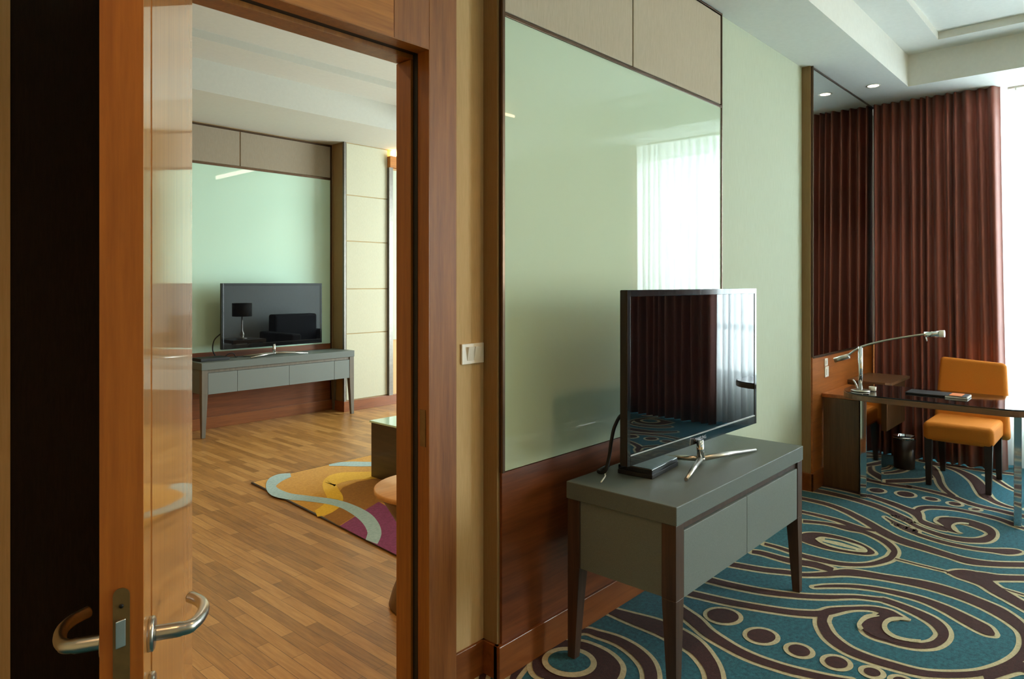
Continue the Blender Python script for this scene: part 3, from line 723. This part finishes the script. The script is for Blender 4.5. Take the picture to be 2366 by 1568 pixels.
# ================================================================ desk corner
t = thing('wall_counter', 'brown wooden counter with upright end panel along the mirror wall', 'counter', (5.9, 1.6, 0))
MB().box(5.335, 5.365, 1.47, YM-.013, .002, .655).build('end_panel', M['desk_wood'], t, bevel=.002)
MB().box(5.335, 5.95, 1.475, YM-.001, .656, .684).build('counter_top', M['back_wood'], t, bevel=.003)
t = thing('side_cabinet', 'dark wall-hung cabinet between the counter and the brown curtain', 'cabinet', (6.2, 1.56, .34))
MB().box(5.96, 6.53, 1.44, YM-.001, .34, .698).build('cabinet_body', M['desk_wood'], t, bevel=.003)
MB().box(5.952, 6.54, 1.405, YM-.001, .699, .722).build('cabinet_top', M['desk_top_wood'], t, bevel=.003)
MB().box(5.947, 5.952, 1.402, 1.45, .701, .720).build('corner_cap', M['steel'], t)
def rrect(x0, x1, y0, y1, rs, n=10):
    o = []
    for (cx, cy, a0, r) in ((x1, y1, 0, rs[0]), (x0, y1, 90, rs[1]), (x0, y0, 180, rs[2]), (x1, y0, 270, rs[3])):
        ccx = cx-r if cx == x1 else cx+r; ccy = cy-r if cy == y1 else cy+r
        for k in range(n+1):
            a = math.radians(a0+90*k/n); o.append((ccx+r*math.cos(a), ccy+r*math.sin(a)))
    return o
t = thing('writing_desk', 'long writing desk with black glass top and mirror-chrome legs in front of the orange chair', 'desk', (5.35, .9, 0))
MB().prism(rrect(5.0, 5.60, .40, 1.54, (.08, .26, .2, .2)), .706, .742).build('desk_frame', M['desk_top_wood'], t, bevel=.003)
MB().prism(rrect(5.003, 5.597, .403, 1.537, (.08, .257, .2, .2)), .7425, .751).build('glass_top', M['desk_glass'], t, bevel=.0015)
for y in (1.385, .515):
    MB().box(5.20 if y > 1 else 5.22, 5.58, y, y+.04, .002, .7055).build('leg', M['chrome'], t, bevel=.002)
# desk lamp
LX, LY = 5.17, 1.415
t = thing('desk_lamp', 'slim chrome balance-arm desk lamp at the rounded end of the desk', 'lamp', (LX, LY, .751))
MB().lathe((LX, LY, .752), [(.062, 0), (.062, .006), (.055, .010), (.012, .012), (.012, .012)], 32).build('lamp_base', M['steel'], t)
MB().tube([(LX, LY, .762), (LX, LY, 1.06)], .0145, 20).build('lamp_pole', M['chrome'], t)
arm = cr([(LX, 1.505, .985), (LX, LY, 1.055), (LX, 1.28, 1.105), (LX, 1.12, 1.145), (LX, 1.02, 1.166)], 6)
MB().tube(arm, .0068, 12).build('lamp_arm', M['steel'], t)
MB().tube([(LX, 1.585, .952), (LX, 1.490, .990)], .0175, 20).build('counterweight', M['steel'], t)
hd = MB().tube([(LX, 1.025, 1.165), (LX, .935, 1.172)], .019, 20).build('lamp_head', M['chrome'], t); hd['_w'] = t['_w']
MB().tube([(LX, .940, 1.173), (LX, .912, 1.174)], .023, 20).build('lamp_reflector', M['white'], hd)
MB().tube([(LX, 1.02, 1.155), (LX-.004, 1.012, 1.12)], .0035, 8).build('handle_pin', M['steel'], hd)
MB().tube(cr([(LX+.01, 1.44, .765), (LX+.01, 1.45, .80), (LX+.01, 1.468, .825)], 5), .006, 10).build('switch_stalk', M['steel'], t)
# things on the desk
o = MB().lathe((5.225, 1.352, .7515), [(.018, 0), (.022, .004), (.024, .030), (.021, .030), (.019, .006), (.001, .006)], 24).build('small_cup', M['white'], loc=(5.225, 1.352, .7515))
tag(o, 'tiny white cup beside the chrome desk lamp base', 'cup')
t = thing('stationery_folder', 'flat black stationery folder lying on the black glass desk', 'folder', (5.36, 1.0, .7515))
MB().box(5.26, 5.44, .93, 1.16, .752, .762).build('folder_cover', M['black_matt'], t, bevel=.002)
MB().box(5.265, 5.435, .928, .93, .754, .760).build('folder_edge', M['black'], t)
t = thing('notepad', 'black notepad with orange label and white page edges on the desk', 'notepad', (5.33, .87, .7515))
MB().box(5.25, 5.40, .80, .925, .7525, .764).build('page_block', M['paper_white'], t, bevel=.001)
MB().box(5.248, 5.402, .805, .927, .764, .7665).build('cover', M['black_matt'], t)
MB().box(5.262, 5.388, .835, .905, .7665, .768).build('cover_label', M['orange_paper'], t)

# chair
t = thing('desk_chair', 'orange upholstered chair with dark legs behind the desk', 'chair', (6.12, .94, 0))
MB().box(5.85, 6.34, .735, 1.175, .335, .475).build('seat', M['orange'], t, bevel=.035, seg=5)
mb = MB(); mb.hexa([(6.30, .70, .36), (6.39, .69, .30), (6.39, 1.20, .30), (6.30, 1.19, .36), (6.37, .725, .895), (6.45, .725, .88), (6.45, 1.155, .905), (6.37, 1.155, .92)])
mb.build('backrest', M['orange'], t, bevel=.028, seg=5)
for x, y in ((5.885, .77), (5.885, 1.14), (6.33, .77), (6.33, 1.14)):
    dx = .07 if x > 6.2 else 0
    mb = MB(); mb.taper((x-.017+dx, x+.017+dx, y-.017, y+.017), (x-.025, x+.025, y-.025, y+.025), .002, .36); mb.build('leg', M['dark_leg'], t, bevel=.002)
# bin
t = thing('waste_bin', 'dark brown round waste bin with steel rim on the carpet under the desk corner', 'bin', (6.30, 1.40, 0))
mb = MB(); mb.lathe((6.28, 1.39, .003), [(.070, 0), (.075, .006), (.083, .24), (.079, .24), (.070, .012), (.001, .012)], 36); mb.build('bin_body', M['dark_leg'], t)
mb = MB(); mb.lathe((6.28, 1.39, .243), [(.079, 0), (.085, 0), (.085, .02), (.079, .02), (.079, 0)], 36); mb.build('bin_rim', M['chrome'], t)

# ================================================================ living room
XE = 8.0
mb = MB(); mb.box(WEST, 4.65, YL, YL+.2, 0, 3.7); mb.box(4.65, XE, 6.85, YL+.2, 0, 3.7)
o = mb.build('wall_living', M['paper']); struct(o, 'far living room wall')
mb = MB(); mb.box(XE, XE+.2, YB, 2.8, 0, 3.8); mb.box(XE, XE+.2, 5.6, YL+.2, 0, 3.8); mb.box(XE, XE+.2, 2.8, 5.6, 0, .4); mb.box(XE, XE+.2, 2.8, 5.6, 2.8, 3.8)
o = mb.build('wall_living_window', M['paper']); struct(o)
w = bpy.data.objects.new('window_2', None); COL.objects.link(w); w.location = (XE+.08, 4.6, .4); w['_w'] = (XE+.08, 4.6, .4); struct(w)
mb = MB()
for y in (2.8, 4.17, 5.54): mb.box(XE+.06, XE+.12, y, y+.06, .4, 2.8)
for z in (.4, .95, 2.74): mb.box(XE+.06, XE+.12, 2.8, 5.6, z, z+.06)
mb.build('window_frame', M['frame_dark'], w)
MB().box(XE+.085, XE+.09, 2.83, 5.57, .42, 2.77).build('window_pane', M['pane'], w)
mb = MB(); mb.box(WEST, OX0-.125, YB, YB+.012, 0, LZ); mb.box(1.737, XE, YB, YB+.012, 0, LZ); mb.box(OX0-.125, 1.737, YB, YB+.012, OZ+.035, LZ)
o = mb.build('wall_living_back', M['grey_paper']); struct(o, 'pale grey wallpaper on the living room side of the dividing wall')
# glass and panels
t = thing('glass_wall_panel', 'pale green glossy glass panel behind the living room television', 'wall panel', (3.4, YL, .8))
MB().box(2.2, 4.61, YL-.012, YL, .79, 2.722).build('glass_sheet', M['glass_panel2'], t)
mb = MB(); mb.box(2.2, 4.63, YL-.018, YL, 2.722, 2.745); mb.box(4.61, 4.63, YL-.018, YL, .12, LZ-.02); mb.box(2.2, 4.63, YL-.018, YL, LZ-.03, LZ-.012)
mb.build('bronze_frame', M['trim_metal'], t)
for a, b, lb in ((2.2, 3.495, 'greige fabric panel above the living room glass, end behind the open door'), (3.505, 4.61, 'greige fabric wall panel above the living room glass, beside the brown pilaster')):
    o = MB().box(a, b, YL-.014, YL, 2.75, LZ-.032).build('fabric_panel', M['fabric_panel2'], bevel=.003, loc=((a+b)/2, YL, 2.75))
    tag(o, lb, 'wall panel', 'padded panels above the living room glass')
o = MB().box(2.2, 4.61, YL-.012, YL, .12, .785).build('trim_wainscot_living', M['wain']); struct(o, 'reddish wainscot below the living room glass')
mb = MB(); mb.box(2.2, 4.63, YL-.024, YL-.0, 0, .12); mb.box(4.626, 4.65, 6.838, YL-.02, 0, .12); mb.box(4.626, 5.9, 6.826, 6.85, 0, .12)
o = mb.build('baseboard_living', M['base'], bevel=.002); struct(o)
o = MB().box(4.64, 4.65, 6.87, YL-.018, .12, LZ).build('trim_pilaster', M['pilaster']); struct(o, 'brown pilaster side beside the living room glass')
o = MB().box(4.636, 4.662, 6.838, 6.87, .12, LZ).build('trim_steel_corner', M['steel_edge']); struct(o, 'steel corner strip of the pilaster')
z = .125
for k, z1 in enumerate((.93, 1.41, 1.93, 2.45, 2.79, LZ-.01)):
    pass
zs_ = [.125, .88, 1.42, 1.97, 2.50, 2.83, 3.145]
lbs = ['lowest', 'second lowest', 'third from the bottom', 'fourth from the bottom', 'second from the top', 'topmost']
seams = []
zz = [.125, .905, 1.433, 1.995, 2.535, 3.145]
lbs = ['lowest of its stack', 'second from the floor', 'middle of its stack', 'second from the ceiling', 'topmost, by the warm lamp']
for a, b, lb in zip(zz[:-1], zz[1:], lbs):
    o = MB().box(4.664, 5.262, 6.836, 6.85, a+.004, b-.004).build('upholstered_panel', M['cream_panel'], bevel=.006, seg=3, loc=(4.96, 6.85, a))
    tag(o, 'cream panel beside the living pilaster, '+lb, 'wall panel', 'cream panels beside the living room pilaster')
mb = MB(); mb.box(5.262, 5.32, 6.80, 6.85, .12, 2.925)
o = mb.build('trim_steel_post', M['steel_edge']); struct(o)
o = MB().box(5.32, 6.4, 6.835, 6.85, .8, 2.9).build('wall_panel', M['paper_green'], loc=(5.8, 6.85, .8)); tag(o, 'narrow sliver of pale green panel under the warm lamp, next to the door jamb', 'wall panel')
o = MB().box(5.262, 6.4, 6.78, 6.85, 2.925, 3.06).build('trim_header', M['casing_x']); struct(o, 'wooden header under the warm cove lamp')
t = thing('cove_lamp', 'glowing warm white cove lamp on the wooden header in the living room', 'lamp', (5.7, 6.80, 3.065))
MB().box(5.30, 6.3, 6.79, 6.84, 3.062, 3.075).build('lamp_tray', M['white'], t)
MB().box(5.31, 6.29, 6.795, 6.835, 3.0755, 3.135).build('lamp_tube', emit('warm_tube_glow', (255, 214, 140), 9.), t)

# living ceiling
SY = 5.93; SX = 4.86; STZ = 3.42
mb = MB()
mb.box(WEST, XE+.2, SY, YL+.2, LZ, 3.75); mb.box(WEST, XE+.2, YB, YB+.7, LZ, 3.75)
mb.box(WEST, WEST+.7, YB+.7, SY, LZ, 3.75); mb.box(SX+.35, XE+.2, YB+.7, SY, LZ, 3.75)
# rounded inner corner
n = 10; o_ = [(SX+.35, SY+.01), (SX, SY+.01)]
for k in range(n+1):
    a = math.pi/2*(1-k/n); o_.append((SX+.35*math.cos(a)*1.0, SY-.35+.35*math.sin(a)))
mb.prism([(SX+.36, SY+.01)]+[(SX+.35*math.sin(math.pi/2*k/n), SY-.35+.35*math.cos(math.pi/2*k/n)) for k in range(n+1)][::-1]+[(SX, SY+.01)], LZ, 3.75)
B2 = .5
mb.box(WEST+.7, SX+.35, SY-B2, SY, STZ, 3.75); mb.box(WEST+.7, SX+.35, YB+.7, SY-B2, STZ+.066, 3.75)
o = mb.build('ceiling', M['ceiling2']); struct(o, 'off-white stepped tray ceiling over the living room')
downlight(3.5, 4.4, STZ+.06, 'ceiling downlight over the living room rug', 32, (255, 232, 200), size=2.6, grp='living room ceiling downlights')
downlight(1.3, 3.2, STZ+.06, 'ceiling downlight over the living room near the doorway', 80, (255, 208, 150), size=2.4, grp='living room ceiling downlights')
t = thing('cove_lamp', 'linear cove lamp on the tray side, a slanting streak in the living glass', 'lamp', (5.2, 3.6, 3.25))
MB().box(5.19, 5.209, 2.8, 4.5, 3.22, 3.225).build('lamp_tray', M['white'], t)
MB().box(5.192, 5.208, 2.81, 4.49, 3.2255, 3.29).build('lamp_tube', emit('living_tube_glow', (255, 240, 214), 9.), t)
downlight(6.9, 2.35, LZ, 'ceiling downlight reflected as a small spot in the living room glass', 30, (255, 232, 200), size=2.2, grp='living room ceiling downlights')

# living console and TV
console(2.905, 4.655, 6.66, 7.06, .728, 'long grey-green console with four drawer fronts and tapered legs in the living room', .07, [3.265, 3.835, 4.39], M['leg_grey'], .235)
television((3.165, 6.80), (4.315, 6.80), .832, 1.50, 'black flat-screen television on the living room console, reflecting a lamp', .728, (3.735, 6.80),
           [(3.43, 6.72), (4.09, 6.72), (3.45, 6.92), (4.05, 6.92)], False)
o = MB().box(2.95, 3.24, 6.78, 6.98, .729, .758).build('media_box', M['black_matt'], loc=(3.1, 6.88, .729), bevel=.003); tag(o, 'flat black media box at the end of the living room console', 'media box')
o = MB().tube(cr([(3.20, 6.86, 1.0), (3.13, 6.88, .93), (3.12, 6.90, .83), (3.17, 6.95, .765)], 8), .006, 10).build('power_cable', M['rubber'], loc=(3.13, 6.88, .76)); tag(o, 'black cable looping beside the living room television', 'cable')
o = MB().tube(cr([(3.25, 6.92, .733), (3.26, 6.90, .76), (3.30, 6.89, .782), (3.34, 6.90, .775), (3.37, 6.92, .735), (3.40, 6.95, .733)], 8), .004, 8).build('signal_cable', M['rubber'], loc=(3.35, 6.86, .73)); tag(o, 'thin dark cable coiled on the living room console under the television', 'cable')

# rug
def rug():
    mb = MB()
    quad = [(2.508, 4.907), (2.33, 2.35), (4.7, 2.35), (4.7, 4.93)]
    mb.prism([quad[1], quad[2], quad[3], quad[0]], .001, .0108, 5)
    cx_ = sum(q[0] for q in quad)/4; cy_ = sum(q[1] for q in quad)/4
    qi = [(x+(.012 if x < cx_ else -.012), y+(.008 if y < cy_ else -.008)) for x, y in (quad[1], quad[2], quad[3], quad[0])]
    mb.add([(x, y, .0111) for x, y in qi], [(0, 1, 2, 3)], 0)
    def fp(x, y, z=.011): return Vector(on_floor(560+x/2.347, 900+y/2.347, z))
    def poly(pts, z, mi):
        q = [fp(*p) for p in pts]
        ar = sum(q[i].x*q[(i+1) % len(q)].y-q[(i+1) % len(q)].x*q[i].y for i in range(len(q)))
        if ar < 0: q = q[::-1]
        mb.add([(p.x, p.y, z) for p in q], [tuple(range(len(q)))], mi)
    def rib(pts, z, mi):
        P = cr(pts, 7); L = []; R = []
        for i, (x, y, h) in enumerate(P):
            a = P[min(i+1, len(P)-1)]; c = P[max(i-1, 0)]; dx, dy = a[0]-c[0], a[1]-c[1]; l = math.hypot(dx, dy) or 1
            L.append(fp(x-dy/l*h, y+dx/l*h)); R.append(fp(x+dy/l*h, y-dx/l*h))
        for i in range(len(L)-1):
            q = [L[i], R[i], R[i+1], L[i+1]]
            ar = sum(q[k].x*q[(k+1) % 4].y-q[(k+1) % 4].x*q[k].y for k in range(4))
            if ar < 0: q = q[::-1]
            mb.add([(p.x, p.y, z) for p in q], [(0, 1, 2, 3)], mi)
    poly([(520, 560), (545, 530), (620, 500), (720, 480), (900, 490), (900, 640), (740, 610), (640, 665), (525, 738), (440, 690), (500, 650), (540, 610)], .0114, 2)
    rib([(900, 440, 22), (720, 462, 20), (600, 468, 22), (520, 480, 28), (470, 510, 34), (490, 560, 38), (510, 600, 36), (460, 645, 30), (400, 672, 18)], .0118, 1)
    poly([(528, 740), (640, 668), (740, 608), (1000, 760), (1200, 1060), (1000, 985), (850, 903), (700, 828)], .0122, 4)
    rib([(262, 463, 10), (200, 480, 22), (158, 510, 28), (170, 550, 26), (250, 578, 18), (350, 590, 15), (500, 612, 17), (600, 650, 24), (680, 705, 34), (716, 770, 38), (700, 826, 34)], .0126, 3)
    rib([(900, 402, 8), (690, 404, 12), (600, 403, 13), (530, 404, 10), (470, 410, 4)], .0126, 3)
    o = mb.build('area_rug', [M['rug_gold'], M['rug_yellow'], M['rug_brown'], M['rug_blue'], M['rug_purple'], M['dark_leg']])
    return tag(o, 'gold and purple area rug with wavy light blue bands on the parquet', 'rug')
rug()
# coffee table
t = thing('coffee_table', 'dark wooden block coffee table with glass top on the rug', 'coffee table', (3.75, 3.65, .013))
MB().box(3.20, 4.3, 3.05, 4.36, .0135, .43).build('table_body', M['table_dark'], t, bevel=.003)
MB().box(3.19, 4.31, 3.04, 4.37, .431, .445).build('glass_top', M['glass_panel2'], t, bevel=.002)
# stool
t = thing('drum_stool', 'round tan-topped stool with waisted dark wooden body, half hidden by the door jamb', 'stool', (2.13, 2.46, .0))
mb = MB(); mb.lathe((2.13, 2.46, .002), [(.175, 0), (.182, .01), (.165, .07), (.11, .20), (.10, .28), (.14, .38), (.215, .505), (.235, .525)], 48); mb.build('stool_body', M['stool_body'], t)
mb = MB(); mb.lathe((2.13, 2.46, .5275), [(.238, 0), (.25, .004), (.25, .022), (.246, .026), (.001, .026)], 48); mb.build('stool_top', M['stool_top'], t)
# lamp on side table and armchair (seen in the living room TV reflection)
t = thing('side_table', 'dark side table carrying the table lamp reflected in the living room television', 'side table', (5.25, 2.98, 0))
MB().box(5.0, 5.55, 2.72, 3.25, .56, .61).build('table_top', M['table_dark'], t, bevel=.003)
for x, y in ((5.03, 2.75), (5.52, 2.75), (5.03, 3.22), (5.52, 3.22)):
    MB().box(x-.025, x+.025, y-.025, y+.025, .002, .56).build('leg', M['table_dark'], t)
t = thing('table_lamp', 'slender steel table lamp with dark drum shade reflected in the living room television', 'lamp', (5.28, 2.98, .61))
MB().lathe((5.28, 2.98, .611), [(.08, 0), (.08, .012), (.02, .02), (.035, .06), (.03, .09), (.012, .13), (.010, .38), (.001, .385)], 28).build('lamp_stem', M['steel'], t)
MB().lathe((5.28, 2.98, .97), [(.15, 0), (.15, .21), (.146, .21), (.146, 0), (.15, 0)], 36).build('lamp_shade', M['lamp_shade'], t)
t = thing('armchair', 'charcoal armchair reflected in the living room television', 'armchair', (6.5, 2.85, 0))
MB().box(6.12, 6.95, 2.45, 3.32, .10, .44).build('seat', M['sofa'], t, bevel=.03, seg=4)
MB().box(6.12, 6.95, 2.25, 2.50, .10, .95).build('backrest', M['sofa'], t, bevel=.04, seg=4)
for x in (5.95, 6.94): MB().box(x, x+.18, 2.25, 3.34, .10, .66).build('armrest', M['sofa'], t, bevel=.03, seg=4)
for x, y in ((6.02, 2.33), (7.05, 2.33), (6.02, 3.27), (7.05, 3.27)): MB().box(x-.02, x+.02, y-.02, y+.02, .002, .10).build('leg', M['dark_leg'], t)

# ================================================================ light
w = bpy.data.worlds.new('World'); sc.world = w; w.use_nodes = True
bg = w.node_tree.nodes['Background']
bg.inputs['Color'].default_value = (.88, .97, 1., 1); bg.inputs['Strength'].default_value = 20.0
def portal(x, y0, y1, z0, z1):
    l = bpy.data.lights.new('window_daylight', 'AREA'); l.shape = 'RECTANGLE'; l.size = z1-z0; l.size_y = y1-y0; l.energy = 1.
    l.cycles.is_portal = True
    o = bpy.data.objects.new('window_daylight', l); COL.objects.link(o); o.location = (x, (y0+y1)/2, (z0+z1)/2)
    o.rotation_euler = (0, math.radians(90), 0); return o
portal(XW+.15, -1.9, 1.05, .48, 3.0)
portal(XW+.15, -4.8, -2.8, .2, 3.04)  # daylight through the added, unseen opening
portal(XE+.15, 2.8, 5.6, .4, 2.8)

# ================================================================ camera and view
cam = bpy.data.cameras.new('camera'); cam.sensor_width = 36; cam.lens = 36*F/2366; cam.shift_y = -(784-HY)/2366; cam.clip_start = .02
co = bpy.data.objects.new('camera', cam); COL.objects.link(co); co.location = (0, 0, H); co.rotation_euler = (math.pi/2, 0, YAW-math.pi/2)
sc.camera = co
vs_ = sc.view_settings; vs_.view_transform = 'Standard'; vs_.look = 'None'; vs_.gamma = 1; vs_.exposure = 0.66; vs_.use_curve_mapping = False
sc.cycles.use_denoising = True
sc.cycles.use_adaptive_sampling = True; sc.cycles.adaptive_threshold = .015
sc.cycles.max_bounces = 8; sc.cycles.diffuse_bounces = 5; sc.cycles.glossy_bounces = 4; sc.cycles.transmission_bounces = 4; sc.cycles.transparent_max_bounces = 8
sc.cycles.sample_clamp_indirect = 8.0; sc.cycles.caustics_reflective = False; sc.cycles.caustics_refractive = False
for o in bpy.data.objects:
    if '_w' in o: del o['_w']
